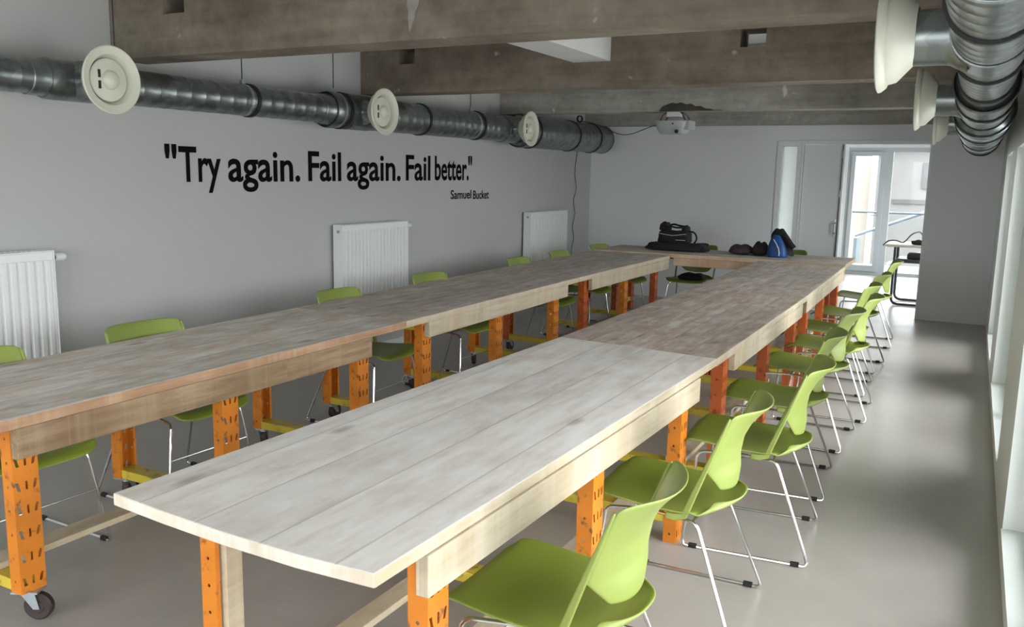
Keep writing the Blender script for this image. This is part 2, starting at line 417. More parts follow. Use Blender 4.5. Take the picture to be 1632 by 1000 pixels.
# ---------------------------------------------------------------- ceiling beams
def beam(y0, y1, mat, holes=(), zb=2.22, chip=None):
    b = MB(); zs = (2.45, 2.565)
    xs = [XL + .001] + [x for h_ in holes for x in h_] + [XR - .001]
    b.box(xs[0], xs[-1], y0, y1, zb, zs[0]); b.box(xs[0], xs[-1], y0, y1, zs[1], ZC - .001)
    for i in range(0, len(xs), 2): b.box(xs[i], xs[i + 1], y0, y1, zs[0], zs[1])
    return struct('ceiling_beam', b, mat)
beam(1.2, 1.42, M['beam'])
bm1 = beam(3.58, 3.83, M['beam'], [(-4.17, -4.0), (-1.475, -1.307)])
beam(5.97, 6.2, M['beam'], [(-4.236, -4.082), (-1.475, -1.307)])
bm3 = beam(8.39, 8.62, M['beamgrey'], [(-4.236, -4.082), (-1.475, -1.307)])
beam(10.72, YF - .001, M['beamgrey'])
# broken-out hollow along the lower edge of the third beam
def chip_fn(u, v):
    x = -2.83 + u * .62
    hgt = .075 * math.sin(PI * min(1, u * 1.15) ** .6) * (1 if u < .87 else max(0, (1 - u) / .13)) + .002
    return (x, 8.39 - .012 * math.sin(PI * v) - .002, 2.221 + hgt * (1 - v) + .008 * math.sin(40 * u) * (1 - v) * math.sin(PI * u))
b = MB(); b.grid(chip_fn, 24, 3); b.build('chipped_patch', M['chip'], bm3, solid=.004)
M['smear'] = concrete('pale_cement_smear', [(.27, .255, .23), (.34, .32, .295), (.40, .38, .355)])
b = MB()
def smear(u, v):
    a = 2 * PI * u; r = v * (1 + .25 * math.sin(3 * a) + .12 * math.sin(7 * a))
    return (-2.46 + .028 * math.cos(a) * r + .012 * math.sin(a) * r, 3.578 - .001, 2.365 + .08 * math.sin(a) * r)
b.grid(smear, 28, 3); b.build('cement_smear', M['smear'], bm1, solid=.002)
# white boxed-in panels under the slab
b = MB(); b.box(-2.684, -2.395, 3.831, 5.969, 2.40, ZC - .001); struct('ceiling_bulkhead', b, M['ceil'])
b = MB(); b.box(-.43, -.12, 3.831, 5.969, 2.53, ZC - .001); struct('ceiling_bulkhead', b, M['ceil'])

# ---------------------------------------------------------------- wall lettering
def word_mesh(txt, bold, y0, y1, zb, cap, x):
    cu = bpy.data.curves.new('tmp', 'FONT'); cu.body = txt; cu.size = 1; cu.offset = bold; cu.resolution_u = 4
    o = bpy.data.objects.new('tmp', cu); C.objects.link(o)
    dg = bpy.context.evaluated_depsgraph_get(); me = bpy.data.meshes.new_from_object(o.evaluated_get(dg))
    vs = [v.co.copy() for v in me.vertices]; fs = [tuple(p.vertices) for p in me.polygons]
    C.objects.unlink(o); bpy.data.objects.remove(o); bpy.data.curves.remove(cu)
    xa = min(v.x for v in vs); xb = max(v.x for v in vs)
    k = cap / CAPH
    return [(x, y0 + (v.x - xa) / (xb - xa) * (y1 - y0), zb + v.y * k) for v in vs], fs
cu = bpy.data.curves.new('tmp', 'FONT'); cu.body = 'T'; cu.size = 1
o = bpy.data.objects.new('tmp', cu); C.objects.link(o)
me = bpy.data.meshes.new_from_object(o.evaluated_get(bpy.context.evaluated_depsgraph_get()))
CAPH = max(v.co.y for v in me.vertices); C.objects.unlink(o); bpy.data.objects.remove(o)
def lettering(name, words, label, bold):
    b = MB()
    for txt, y0, y1, zb, cap in words:
        vs, fs = word_mesh(txt, bold, y0, y1, zb, cap, XL + .0025)
        b.add(vs, fs)
    o = b.build(name, M['letter'], solid=.0015)
    return tag(o, label, 'lettering')

# camera maths for laying out along the wall plane (pixel columns of the photograph read as distances)
YAW, PIT, ROL, FPX, H = 0.4860357, 0.1621768, -0.0188381, 1376.36, 1.6
fw = Vector((-math.sin(YAW) * math.cos(PIT), math.cos(YAW) * math.cos(PIT), -math.sin(PIT)))
r0 = Vector((math.cos(YAW), math.sin(YAW), 0)); d0 = fw.cross(r0)
rt = r0 * math.cos(ROL) + d0 * math.sin(ROL); dn = d0 * math.cos(ROL) - r0 * math.sin(ROL)

WORDS = [('"', 3.935, 4.03, 1.502, .222), ('Try', 4.045, 4.405, 1.502, .222), ('again.', 4.47, 5.205, 1.504, .222),
         ('Fail', 5.30, 5.70, 1.507, .222), ('again.', 5.775, 6.54, 1.509, .222), ('Fail', 6.625, 7.03, 1.513, .222),
         ('better.', 7.11, 7.745, 1.516, .222), ('"', 7.735, 7.81, 1.518, .222)]
lettering('quote_lettering', WORDS, 'large black lettering reading Try again. Fail again. Fail better. on the white wall', .017)
lettering('name_lettering', [('Samuel', 7.40, 7.80, 1.325, .085), ('Bucket', 7.84, 8.17, 1.318, .085)],
          'small black lettering reading Samuel Bucket beneath the long wall quotation', .012)

# ---------------------------------------------------------------- ducts
def duct(name, label, X, Z, side, steps, bands, collars, rods, yend):
    """steps = [(y0, y1, radius)]; side = +1 when the outlets face +x"""
    t = thing(name, label, 'duct', (X, 2.0, Z))
    for y0, y1, r in steps:
        b = MB(); prof = [(y0 - 2, r)]
        y = y0 - 2
        while y < y1 - 2 - .112:                       # raised spiral seams
            prof += [(y + .100, r), (y + .104, r + .0011), (y + .108, r + .0011), (y + .112, r)]; y += .112
        prof += [(y1 - 2, r)]
        b.lathe(prof, (0, 0, 0), (0, 1, 0), 40); b.build('duct_section', M['steel'], t, smooth=True)
    for y, ra, rb in collars:                          # reducers
        b = MB(); b.lathe([(y - 2 - .09, ra + .001), (y - 2 - .085, ra + .006), (y - 2 - .02, ra + .006), (y - 2 + .02, rb + .006), (y - 2 + .085, rb + .006), (y - 2 + .09, rb + .001)], (0, 0, 0), (0, 1, 0), 40)
        b.build('reducer', M['steel'], t, smooth=True)
    for y, r in bands:
        b = MB(); b.lathe([(y - 2 - .014, r + .001), (y - 2 - .014, r + .009), (y - 2 + .014, r + .009), (y - 2 + .014, r + .001)], (0, 0, 0), (0, 1, 0), 40)
        b.build('rubber_band', M['black'], t, smooth=True)
    for y, r in rods:
        b = MB(); b.tube([(0, y - 2, r), (0, y - 2, ZC - Z - .001)], .004, 8); b.build('hanger_rod', M['dark'], t)
        b = MB(); b.lathe([(y - 2 - .012, r + .0005), (y - 2 - .012, r + .003), (y - 2 + .012, r + .003), (y - 2 + .012, r + .0005)], (0, 0, 0), (0, 1, 0), 40)
        b.box(-.012, .012, y - 2 - .012, y - 2 + .012, r, r + .03); b.build('hanger_clamp', M['zinc'], t)
    b = MB(); r = steps[-1][2]; b.lathe([(yend - 2, r + .004), (yend - 2 + .01, r + .004), (yend - 2 + .03, r - .01), (yend - 2 + .035, 0)], (0, 0, 0), (0, 1, 0), 40)
    b.build('end_cap', M['steel'], t, smooth=True)
    for y, r in OUT:                                   # saddle and spigot for each outlet
        rr = [s for s in steps if s[0] <= y <= s[1]][0][2]
        b = MB(); b.lathe([(rr * .55, r + .025), (rr * .8, r + .014), (rr, r + .002), (rr + .02, r), (SPL, r)], (0, y - 2, 0), (side, 0, 0), 32)
        b.build('spigot', M['steel'], t, smooth=True)
        b = MB(); b.lathe([(y - 2 - .13, rr + .002), (y - 2 - .13, rr + .007), (y - 2 + .13, rr + .007), (y - 2 + .13, rr + .002)], (0, 0, 0), (0, 1, 0), 40)
        b.build('saddle', M['steel'], t, smooth=True)
    return t
def diffuser(label, x, y, z, side, first=[]):
    if not first:
        t = thing('air_diffuser', label, 'air diffuser', (x, y, z), 0, 'cream round air diffusers on the two ducts')
        b = MB()
        b.lathe([(-.095, .082), (-.095, .092), (-.088, .096), (-.045, .143), (-.018, .150), (-.016, .160), (-.002, .172), (.006, .174), (.010, .168), (.006, .155), (.0, .130), (-.012, .122), (-.03, .118), (-.05, .10), (-.06, .082)], (0, 0, 0), (1, 0, 0), 48)
        b.build('flange', M['cream'], t, smooth=True)
        b = MB(); b.lathe([(-.05, .04), (-.035, .104), (-.025, .110), (-.020, .106), (-.016, .085), (-.012, .05), (-.012, .0)], (0, 0, 0), (1, 0, 0), 48)
        b.build('valve_disc', M['cream'], t, smooth=True)
        b = MB(); b.lathe([(-.013, .050), (.0, .047), (.010, .036), (.016, .018), (.018, 0)], (0, 0, 0), (1, 0, 0), 32)
        b.build('centre_knob', M['cream'], t, smooth=True)
        b = MB()
        for zz in (-.028, .028):
            b.box(-.016, -.0115, -.068, -.054, zz - .020, zz + .020)
        b.build('spring_slot', M['black'], t)
        first.append(t); t.rotation_euler = (0, 0, 0 if side > 0 else PI); return t
    return copy_thing(first[0], label, (x, y, z), 0 if side > 0 else PI)
DX, DZ = -4.30, 2.035
OUT = [(3.10, .08), (5.47, .08), (7.93, .08)]; SPL = .23
ST = [(-2.4, 2.9, .085), (2.9, 5.12, .1), (5.12, 7.95 + .25, .128), (8.2, 10.5, .172)]
COL = [(2.9, .085, .1), (5.12, .1, .128), (8.2, .128, .172)]
BANDS = [(4.35, .1), (5.28, .128), (6.35, .128), (7.3, .128), (8.42, .172), (9.45, .172), (10.1, .172)]
duct('ventilation_duct', 'galvanised spiral duct hung high along the lettered white wall', DX, DZ, 1, ST, BANDS, COL, [(3.35, .1), (4.30, .1), (5.22, .128), (7.22, .128)], 10.5)
OUT = [(3.05, .085), (5.42, .085), (7.7, .085)]; SPL = .245
ST = [(-2.4, 4.45, .105), (4.45, 6.1, .132), (6.1, 10.5, .172)]
COL = [(4.45, .105, .132), (6.1, .132, .172)]
BANDS = [(2.42, .105), (3.42, .105), (4.22, .105), (5.12, .132), (5.95, .132), (6.95, .172), (8.6, .172), (10.1, .172)]
duct('ventilation_duct', 'shiny galvanised spiral duct with black bands hung above the window wall', .0, DZ, -1, ST, BANDS, COL, [(1.9, .105), (6.6, .172), (9.3, .172)], 10.5)
diffuser('cream round air diffuser nearest the viewer on the duct over the lettering', DX + .285, 3.10, DZ, 1)
diffuser('cream round air diffuser, middle one on the duct over the lettering', DX + .285, 5.47, DZ, 1)
diffuser('cream round air diffuser nearest the far wall on the lettered-wall duct', DX + .285, 7.93, DZ, 1)
diffuser('large-looking cream diffuser seen edge-on, nearest on the window-side duct', -.30, 3.05, DZ + .01, -1)
diffuser('cream diffuser seen edge-on, second along the window-side duct', -.33, 5.42, DZ + .01, -1)
diffuser('cream diffuser seen edge-on, farthest along the window-side duct', -.33, 7.7, DZ + .01, -1)

# ---------------------------------------------------------------- radiators
def radiator(label, y0, y1, z0, z1, knob):
    t = thing('radiator', label, 'radiator', (XL + .06, (y0 + y1) / 2, z0), 0, 'white panel radiators on the long wall')
    hw = (y1 - y0) / 2; hh = z1 - z0
    def fn_at(xf):
        n = int(round((y1 - y0) / .052)); pts = []
        for k in range(n):
            a = -hw + .02 + k * (2 * hw - .04) / n; w = (2 * hw - .04) / n
            pts += [(xf - .018, a), (xf - .018, a + w * .26), (xf, a + w * .42), (xf, a + w * .86)]
        pts.append((xf - .018, hw - .02)); return pts
    b = MB()
    P = fn_at(.060)
    for i in range(len(P) - 1):
        b.add([(P[i][0], P[i][1], .05), (P[i + 1][0], P[i + 1][1], .05), (P[i + 1][0], P[i + 1][1], hh - .05), (P[i][0], P[i][1], hh - .05)], [(0, 1, 2, 3)])
    b.build('front_panel', M['rad'], t, solid=.002)
    b = MB()
    b.box(.03, .056, -hw + .003, hw - .003, 0, .051); b.box(.03, .056, -hw + .003, hw - .003, hh - .051, hh - .004)
    b.box(.03, .056, -hw + .003, -hw + .021, .05, hh - .05); b.box(.03, .056, hw - .021, hw - .003, .05, hh - .05)
    b.box(-.02, .0, -hw + .003, hw - .003, 0, hh - .004); b.build('panel_body', M['rad'], t, bevel=.004)
    for a_ in (-hw, hw): b = MB(); b.box(-.035, .062, a_ - .002, a_ + .002, 0, hh); b.build('side_cover', M['rad'], t, bevel=.0015)
    b = MB(); b.box(-.035, .062, -hw, hw, hh - .003, hh + .003)
    for k in range(int(hw * 2 / .03)): b.box(-.025, .03, -hw + .02 + k * .03, -hw + .026 + k * .03, hh + .002, hh + .006)
    b.build('top_grille', M['rad'], t)
    for a_ in (-hw + .12, hw - .12): b = MB(); b.box(-.06, -.02, a_ - .02, a_ + .02, .1, hh - .1); b.build('wall_bracket', M['rad'], t)
    if knob:
        b = MB(); b.lathe([(0, .014), (.02, .014), (.02, .017), (.025, .017)], (.02, hw, hh - .04), (0, 1, 0), 20); b.build('valve_collar', M['dark'], t, smooth=True)
        b = MB(); b.lathe([(.025, .017), (.03, .023), (.075, .024), (.09, .017), (.093, 0)], (.02, hw, hh - .04), (0, 1, 0), 20); b.build('valve_knob', M['rad'], t, smooth=True)
    b = MB(); b.lathe([(0, .014), (.006, .013), (.007, .006), (.005, 0)], (.02, -hw - .002, hh - .05), (0, -1, 0), 20); b.build('bleed_plug', M['zinc'], t, smooth=True)
radiator('white panel radiator nearest the viewer, cut by the left picture edge', 1.75, 3.05, .25, 1.12, True)
radiator('white panel radiator under the middle of the wall quotation', 5.56, 6.49, .25, 1.145, True)
radiator('white panel radiator nearest the room corner and hanging cable', 8.96, 9.98, .25, 1.14, False)

# ---------------------------------------------------------------- tables
def plate(w, rows, cols, pitch, z0, z1, hole, axis_u, origin, b):
    """perforated sheet: w wide, from z0 to z1; hole(cx, cz) gives hole corners"""
    O = Vector(origin); U = Vector(axis_u)
    P = lambda u, z: O + U * u + Vector((0, 0, z))
    n = max(1, int((z1 - z0) / pitch)); ph = (z1 - z0) / n; cw = w / cols
    for i in range(n):
        za = z1 - i * ph; zb = za - ph
        for j in range(cols):
            ua = j * cw; ub = ua + cw; hv = hole((ua + ub) / 2, (za + zb) / 2, j)
            k = len(hv); out = []
            cx, cz = (ua + ub) / 2, (za + zb) / 2
            # outer ring points matching the hole points, pushed to the cell border
            for (hu, hz) in hv:
                du, dz = hu - cx, hz - cz
                s_ = min((cw / 2) / abs(du) if abs(du) > 1e-9 else 1e9, (ph / 2) / abs(dz) if abs(dz) > 1e-9 else 1e9)
                out.append((cx + du * s_, cz + dz * s_))
            corners = [(ub, za), (ua, za), (ua, zb), (ub, zb)]
            vs = [P(*q) for q in hv] + [P(*q) for q in out] + [P(*q) for q in corners]
            fs = []
            def onside(p, q):
                for a_, v_ in ((0, ua), (0, ub), (1, za), (1, zb)):
                    if abs(p[a_] - v_) < 1e-7 and abs(q[a_] - v_) < 1e-7: return True
                return False
            for a_ in range(k):
                c_ = (a_ + 1) % k
                if onside(out[a_], out[c_]): fs.append((a_, c_, k + c_, k + a_))
                else:
                    best = min(range(4), key=lambda q: (corners[q][0] - (out[a_][0] + out[c_][0]) / 2) ** 2 / cw ** 2 + (corners[q][1] - (out[a_][1] + out[c_][1]) / 2) ** 2 / ph ** 2)
                    fs.append((a_, c_, k + c_, 2 * k + best, k + a_))
            b.add(vs, fs)
def slot(cx, cz, j):
    sk = (-.004, .0, .004)[j % 3]; w_, h_ = .0045, .0155
    if j % 3 == 0: w_ = .0065
    return [(cx + w_, cz - h_ * .4 + sk * 0), (cx + w_ + sk, cz + h_), (cx - w_ + sk, cz + h_), (cx - w_, cz + h_ * .4), (cx - w_ - sk, cz - h_), (cx + w_ - sk, cz - h_)]
def rhole(cx, cz, j):
    return [(cx + .0055 * math.cos(a * PI / 4 + .39), cz + .0055 * math.sin(a * PI / 4 + .39)) for a in range(8)]
PW, PD = .092, .056      # post: width along y, depth along x
_posts = {}
def post(parent, x, y, face, z0, z1, mat):
    """channel post; its slotted web looks to face (+1 / -1 along x); x = outer face"""
    key = (round(z0, 3), round(z1, 3), mat)
    if key not in _posts:
        b = MB(); h_ = z1 - z0
        plate(PW, 0, 3, .076, 0, h_, slot, (0, 1, 0), (0, -PW / 2, 0), b)
        plate(PD, 0, 1, .076, 0, h_, rhole, (-1, 0, 0), (0, -PW / 2, 0), b)
        plate(PD, 0, 1, .076, 0, h_, rhole, (-1, 0, 0), (0, PW / 2, 0), b)
        for s in (-1, 1):                                # inward lips
            b.add([(-PD, s * PW / 2, 0), (-PD, s * (PW / 2 - .014), 0), (-PD, s * (PW / 2 - .014), h_), (-PD, s * PW / 2, h_)], [(0, 1, 2, 3)])
        o = b.build('leg', M[mat], parent, solid=.0022); _posts[key] = o
    else:
        o = _posts[key].copy(); C.objects.link(o); o.parent = parent
    o.location = (x, y, z0); o.rotation_euler = (0, 0, 0 if face > 0 else PI)
    return o
_cast = []
def caster(parent, x, y, ang):
    """swivel caster: zinc plate and fork with a brown-black wheel"""
    if not _cast:
        b = MB(); b.box(-.045, .045, -.035, .035, .108, .114)
        for s in (-1, 1):
            b.add([(-.022, s * .022, .106), (.030, s * .022, .106), (.044, s * .022, .045), (.022, s * .022, .045)], [(0, 1, 2, 3)])
        b.tube([(0, 0, .09), (0, 0, .108)], .022, 14)
        b.add([(-.022, -.022, .104), (.032, -.022, .104), (.032, .022, .104), (-.022, .022, .104)], [(0, 1, 2, 3)])
        o = b.build('caster', M['zinc'], parent, solid=.003)
        b = MB(); b.lathe([(-.018, .0), (-.018, .022), (-.015, .024), (-.016, .044), (-.010, .050), (.010, .050), (.016, .044), (.015, .024), (.018, .022), (.018, 0)], (.032, 0, .050), (0, 1, 0), 28)
        b.build('wheel', M['wheel'], o, smooth=True); _cast.append(o)
    else:
        o = _cast[0].copy(); C.objects.link(o); o.parent = parent
        for g in _cast[0].children:
            d = g.copy(); C.objects.link(d); d.parent = o
    o.location = (x, y, 0); o.rotation_euler = (0, 0, ang)
    return o
def table(label, poly, topmat, sidemat, frames, posts_x, zfoot, apronspans, mats, stretch, thick=.04, filler=None):
    """poly = plan outline (world), frames = list of y, posts_x = (outer left x, outer right x) functions of y"""
    cx = sum(p[0] for p in poly) / len(poly); cy = sum(p[1] for p in poly) / len(poly)
    t = thing('work_table', label, 'table', (cx, cy, 0))
    zt = .76
    b = MB(); b.prism([(x - cx, y - cy) for x, y in poly], zt - thick, zt, 0, 1, 2)
    b.build('tabletop', [topmat, sidemat, sidemat if sidemat is not M['edgepale'] else M['apron']], t, bevel=.004)
    lx, rx = posts_x
    for i, y in enumerate(frames):
        pm = mats[i % len(mats)]
        zf = zfoot[i] if isinstance(zfoot, (list, tuple)) else zfoot
        zl, zr = (zf if isinstance(zf, tuple) else (zf, zf))
        post(t, lx(y) - cx, y - cy, -1, zl, zt - thick - .001, pm); post(t, rx(y) - cx, y - cy, 1, zr, zt - thick - .001, pm)
        if zl > .05: caster(t, lx(y) - cx + .03, y - cy, PI / 2 + .3 * i)
        if zr > .05: caster(t, rx(y) - cx - .03, y - cy, .5 + .6 * i)
        zb = max(zl, zr) + .002 if max(zl, zr) > .05 else .088
        for za, zc in ((zb, zb + .042), (.66, .70)):
            b = MB(); b.box(lx(y) + PD - cx - .03, rx(y) - PD - cx + .03, y - cy - .042, y - cy + .042, za, zc)
            b.build('crossbeam', M['yellow'], t, bevel=.003)
    for (x0, y0, x1, y1, m, z0, z1) in apronspans:        # board on edge, outer face through the two points
        d = Vector((x1 - x0, y1 - y0)); n = Vector((-d.y, d.x)).normalized() * .036
        b = MB(); b.prism([(x0 - cx, y0 - cy), (x1 - cx, y1 - cy), (x1 - cx + n.x, y1 - cy + n.y), (x0 - cx + n.x, y0 - cy + n.y)], z0, z1)
        b.build('apron_board', M[m], t, bevel=.003)
    for (x0, x1, y0, y1) in stretch:
        b = MB(); b.box(x0 - cx, x1 - cx, y0 - cy, y1 - cy, zb + .043, zb + .068); b.build('stretcher_board', M['apron'], t, bevel=.003)
    if filler:
        for (x0, x1, y0, y1) in filler:
            b = MB(); b.box(x0 - cx, x1 - cx, y0 - cy, y1 - cy, .0, zt - thick - .002); b.build('filler_post', M['apron'], t, bevel=.002)
    return t
def lin(y0, x0, y1, x1): return lambda y: x0 + (x1 - x0) * (y - y0) / (y1 - y0)
# near table of the window-side row
table('pale whitewashed plank table at the front of the window-side row',
      [(-1.903, 1.405), (-1.70, 1.385), (-1.48, 1.37), (-1.25, 1.365), (-1.042, 1.375), (-.989, 3.93), (-1.838, 4.015)], M['topR1'], M['edgepale'],
      [1.655, 2.63, 3.56], (lin(1.4, -1.825, 3.9, -1.775), lin(1.4, -1.068, 3.9, -1.018)), 0.,
      [(-1.842, 3.65, -1.885, 1.56, 'apron', .62, .725), (-1.032, 1.565, -.988, 3.655, 'apron', .62, .725)],
      ['orange'], [(-1.30, -1.20, 1.7, 3.6), (-1.68, -1.60, 1.7, 3.6)], filler=[(-1.785, -1.745, 1.63, 1.69)], thick=.034)
table('brown-grey stained plank table, second in the window-side row',
      [(-1.838, 4.02), (-.992, 3.935), (-1.003, 6.42), (-1.845, 6.50)], M['topR2'], M['edgepale'],
      [4.24, 5.32, 6.22], (lin(4, -1.81, 6.5, -1.82), lin(4, -1.025, 6.5, -1.035)), 0.,
      [(-.998, 4.32, -1.002, 6.30, 'apron', .625, .719), (-1.842, 6.3, -1.838, 4.1, 'apron', .625, .719)],
      ['redorange'], [(-1.30, -1.20, 4.2, 6.3)])
table('grey-brown plank table, last in the window-side row, meeting the cross table',
      [(-1.845, 6.505), (-1.003, 6.425), (-1.05, 8.93), (-1.88, 8.87)], M['topR3'], M['edgepale'],
      [6.78, 7.66, 8.62], (lin(6.5, -1.82, 8.9, -1.85), lin(6.5, -1.04, 8.9, -1.075)), [0., 0., (.114, 0.)],
      [(-1.008, 6.50, -1.048, 8.86, 'apron', .625, .719), (-1.868, 8.8, -1.848, 6.6, 'apron', .625, .719)],
      ['redorange', 'redorange'], [(-1.32, -1.22, 6.7, 8.7)])
# wall-side row
table('worn grey plank table at the front of the wall-side row, orange front edge',
      [(-3.545, 1.43), (-2.757, 1.43), (-2.762, 3.96), (-3.60, 3.99)], M['topL1'], M['edgeorange'],
      [1.735, 2.67, 3.61], (lin(1.4, -3.52, 4, -3.565), lin(1.4, -2.80, 4, -2.80)), .114,
      [(-2.762, 1.69, -2.768, 3.65, 'apronold', .61, .719)],
      ['orange'], [(-3.06, -2.96, 1.45, 3.7)])
table('brown plank table, second in the wall-side row, pale front board',
      [(-3.60, 3.995), (-2.765, 3.965), (-2.80, 6.47), (-3.67, 6.49)], M['topL2'], M['apron'],
      [4.24, 5.17, 6.13], (lin(4, -3.57, 6.5, -3.63), lin(4, -2.81, 6.5, -2.85)), .114,
      [(-2.775, 4.21, -2.805, 6.265, 'apron', .625, .719)],
      ['orange'], [(-3.12, -3.02, 4.1, 6.3)])
table('grey plank table, last in the wall-side row beside the cross table',
      [(-3.67, 6.495), (-2.80, 6.475), (-2.80, 8.86), (-3.70, 8.86)], M['topL3'], M['apron'],
      [6.76, 7.72, 8.6], (lin(6.5, -3.63, 8.9, -3.66), lin(6.5, -2.86, 8.9, -2.85)), .114,
      [(-2.81, 6.77, -2.80, 8.84, 'apron', .62, .719)],
      ['redorange', 'orange'], [(-3.15, -3.05, 6.7, 8.7)])
# cross table at the far end
def cross_table():
    cx, cy = -2.37, 9.34
    t = thing('work_table', 'plank table set crosswise at the far end carrying the bags', 'table', (cx, cy, 0))
    b = MB(); b.prism([(x - cx, y - cy) for x, y in [(-3.68, 8.87), (-1.05, 8.94), (-1.05, 9.71), (-3.66, 9.67)]], .735, .775, 0, 1)
    b.build('tabletop', [M['topX'], M['apronx']], t, bevel=.004)
    b = MB(); b.prism([(x - cx, y - cy) for x, y in [(-2.78, 8.915), (-1.93, 8.935), (-1.93, 8.97), (-2.78, 8.95)]], .65, .734); b.build('apron_board', M['apronx'], t, bevel=.003)
    b = MB(); b.box(-3.6 - cx, -1.15 - cx, 9.60 - cy, 9.635 - cy, .65, .734); b.build('apron_board', M['apronx'], t, bevel=.003)
    for x in (-3.45, -1.64, -1.2):
        for s in (-1, 1):
            yy = 9.06 if s < 0 else 9.55; z_ = .114 if x == -1.64 else 0.
            post(t, x - cx, yy - cy, 1, z_, .734, 'redorange')
            if z_: caster(t, x - cx - .03, yy - cy, .4 + s)
        b = MB(); b.box(x - cx - .05, x - cx - .005, 9.06 - cy + .047, 9.55 - cy - .047, .14, .19); b.build('crossbeam', M['yellow'], t, bevel=.003)
cross_table()

# ---------------------------------------------------------------- chairs
def make_chair(label):
    """faces -x; origin on the floor under the seat"""
    t = thing('stacking_chair', label, 'chair', (0, 0, 0), 0, 'lime green stacking chairs around the tables')
    prof = [(-.275, .428), (-.262, .440), (-.235, .448), (-.18, .447), (-.10, .438), (.0, .430), (.08, .428), (.14, .433), (.19, .443), (.235, .460), (.262, .480)]
    hw =   [.165, .205, .225, .235, .238, .236, .234, .230, .222, .196, .150]
    def seat(u, v):
        s = v * (len(prof) - 1); i = min(int(s), len(prof) - 2); k = s - i
        x = prof[i][0] * (1 - k) + prof[i + 1][0] * k; z = prof[i][1] * (1 - k) + prof[i + 1][1] * k
        w = hw[i] * (1 - k) + hw[i + 1] * k; q = 2 * u - 1
        side = abs(q) ** 3
        return (x - side * max(0, v - .6) * .22, q * w, z + side * (.022 if .15 < v < .75 else .006))
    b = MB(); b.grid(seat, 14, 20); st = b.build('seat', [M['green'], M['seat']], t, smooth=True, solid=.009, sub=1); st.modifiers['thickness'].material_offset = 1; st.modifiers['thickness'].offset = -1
    # back: hollow-curved panel that tapers to a tongue, with a rib down each side
    def bx(z, u):
        k = (z - .45) / .37
        pr = [(.0, .108), (.14, .100), (.27, .088), (.46, .058), (.62, .046), (.78, .052), (.92, .074), (1.0, .098), (1.2, .11)]
        kk = min(max(k, 0), 1.19); i = max(j for j in range(len(pr) - 1) if pr[j][0] <= kk)
        f = (kk - pr[i][0]) / (pr[i + 1][0] - pr[i][0]); f = f * f * (3 - 2 * f) * .5 + f * .5
        d = pr[i][1] + (pr[i + 1][1] - pr[i][1]) * f
        return .100 + .135 * k + d * (1 - abs(u) ** 2.1)
    def panel(u, v):
        q = 2 * u - 1
        top = .818 + .010 * q * q - .012 * abs(q) ** 8
        z = .505 + (top - .505) * v
        w = .13 + (.220 - .13) * min(1, v / .30) ** 1.0
        if v > .9: w -= .007 * ((v - .9) / .1) ** 2
        z += (.018 * abs(q) ** 2) * (1 - v) * (1 if v < .3 else 0)
        return (bx(z, q * w / .222), q * w, z)
    b = MB(); b.grid(panel, 16, 18); b.build('backrest', M['green'], t, smooth=True, solid=.008, sub=1)
    for s in (-1, 1):
        b = MB(); pts = []
        for k in range(13):
            z = .44 + (.806 - .44) * k / 12
            xx = bx(z, 1.0) - .004 * (1 - k / 12)
            pts.append((xx, s * (.216 + .006 * math.sin(PI * k / 12)), z))
        pts = [(.03, s * .226, .436), (.065, s * .226, .434)] + pts
        w, th = .0095, .0075
        vs = []
        for i, p in enumerate(pts):
            a = Vector(pts[min(i + 1, len(pts) - 1)]) - Vector(pts[max(i - 1, 0)]); a.normalize()
            n1 = Vector((0, 1, 0)); n2 = a.cross(n1).normalized(); w = .0125 - .0085 * max(0, i - 2) / (len(pts) - 3)
            for (c1, c2) in ((1, 1), (1, -1), (-1, -1), (-1, 1)): vs.append(Vector(p) + n1 * c1 * th + n2 * c2 * w)
        fs = []
        for i in range(len(pts) - 1):
            for j in range(4): fs.append((i * 4 + j, i * 4 + (j + 1) % 4, (i + 1) * 4 + (j + 1) % 4, (i + 1) * 4 + j))
        fs += [(3, 2, 1, 0), tuple(len(vs) - 4 + j for j in range(4))]
        b.add(vs, fs); b.build('back_rib', M['green'], t, smooth=True, bevel=.004)
    R_ = .0066
    for s in (-1, 1):
        b = MB(); b.tube(round_path([(-.05, s * .16, .415), (.135, s * .205, .418), (.295, s * .268, R_), (-.235, s * .268, R_), (-.195, s * .205, .418), (-.05, s * .16, .416)], .03, 4), R_, 8)
        b.build('leg', M['chrome'], t, smooth=True)
    b = MB(); b.tube([(-.195 - .016, -.232, .25), (-.195 - .016, .232, .25)], .0035, 8); b.build('crossbar', M['chrome'], t, smooth=True)
    for x_, w_ in ((-.05, .16), (.12, .2)): b = MB(); b.tube([(x_, -w_, .416), (x_, w_, .416)], R_, 8); b.build('crossbar', M['chrome'], t, smooth=True)
    for s in (-1, 1):
        for x in (-.185, .24):
            b = MB(); b.box(x - .018, x + .018, s * .268 - .009, s * .268 + .009, 0., .019); b.build('glide', M['black'], t, bevel=.003)
    return t
proto = make_chair('x')
proto['label'] = 'lime green chair nearest the viewer, window side of the front plank table'
proto.location = (-.915, 2.055, 0)
right = [(-.885, 3.00, 0.03, 'lime green chair, second back from the viewer on the window side'),
         (-.785, 3.80, .08, 'lime green chair, third back from the viewer on the window side'),
         (-.835, 4.62, .07, 'lime green chair, fourth from the viewer on the window side'),
         (-.84, 5.50, -.03, 'lime green chair, fifth from the viewer on the window side'),
         (-.80, 6.25, .03, 'lime green chair, sixth from the viewer on the window side'),
         (-.88, 6.98, 0., 'lime green chair, seventh from the viewer on the window side'),
         (-.88, 7.86, -.05, 'lime green chair, last but one on the window side towards the doorway'),
         (-.88, 9.10, .04, 'lime green chair farthest back on the window side, by the doorway')]
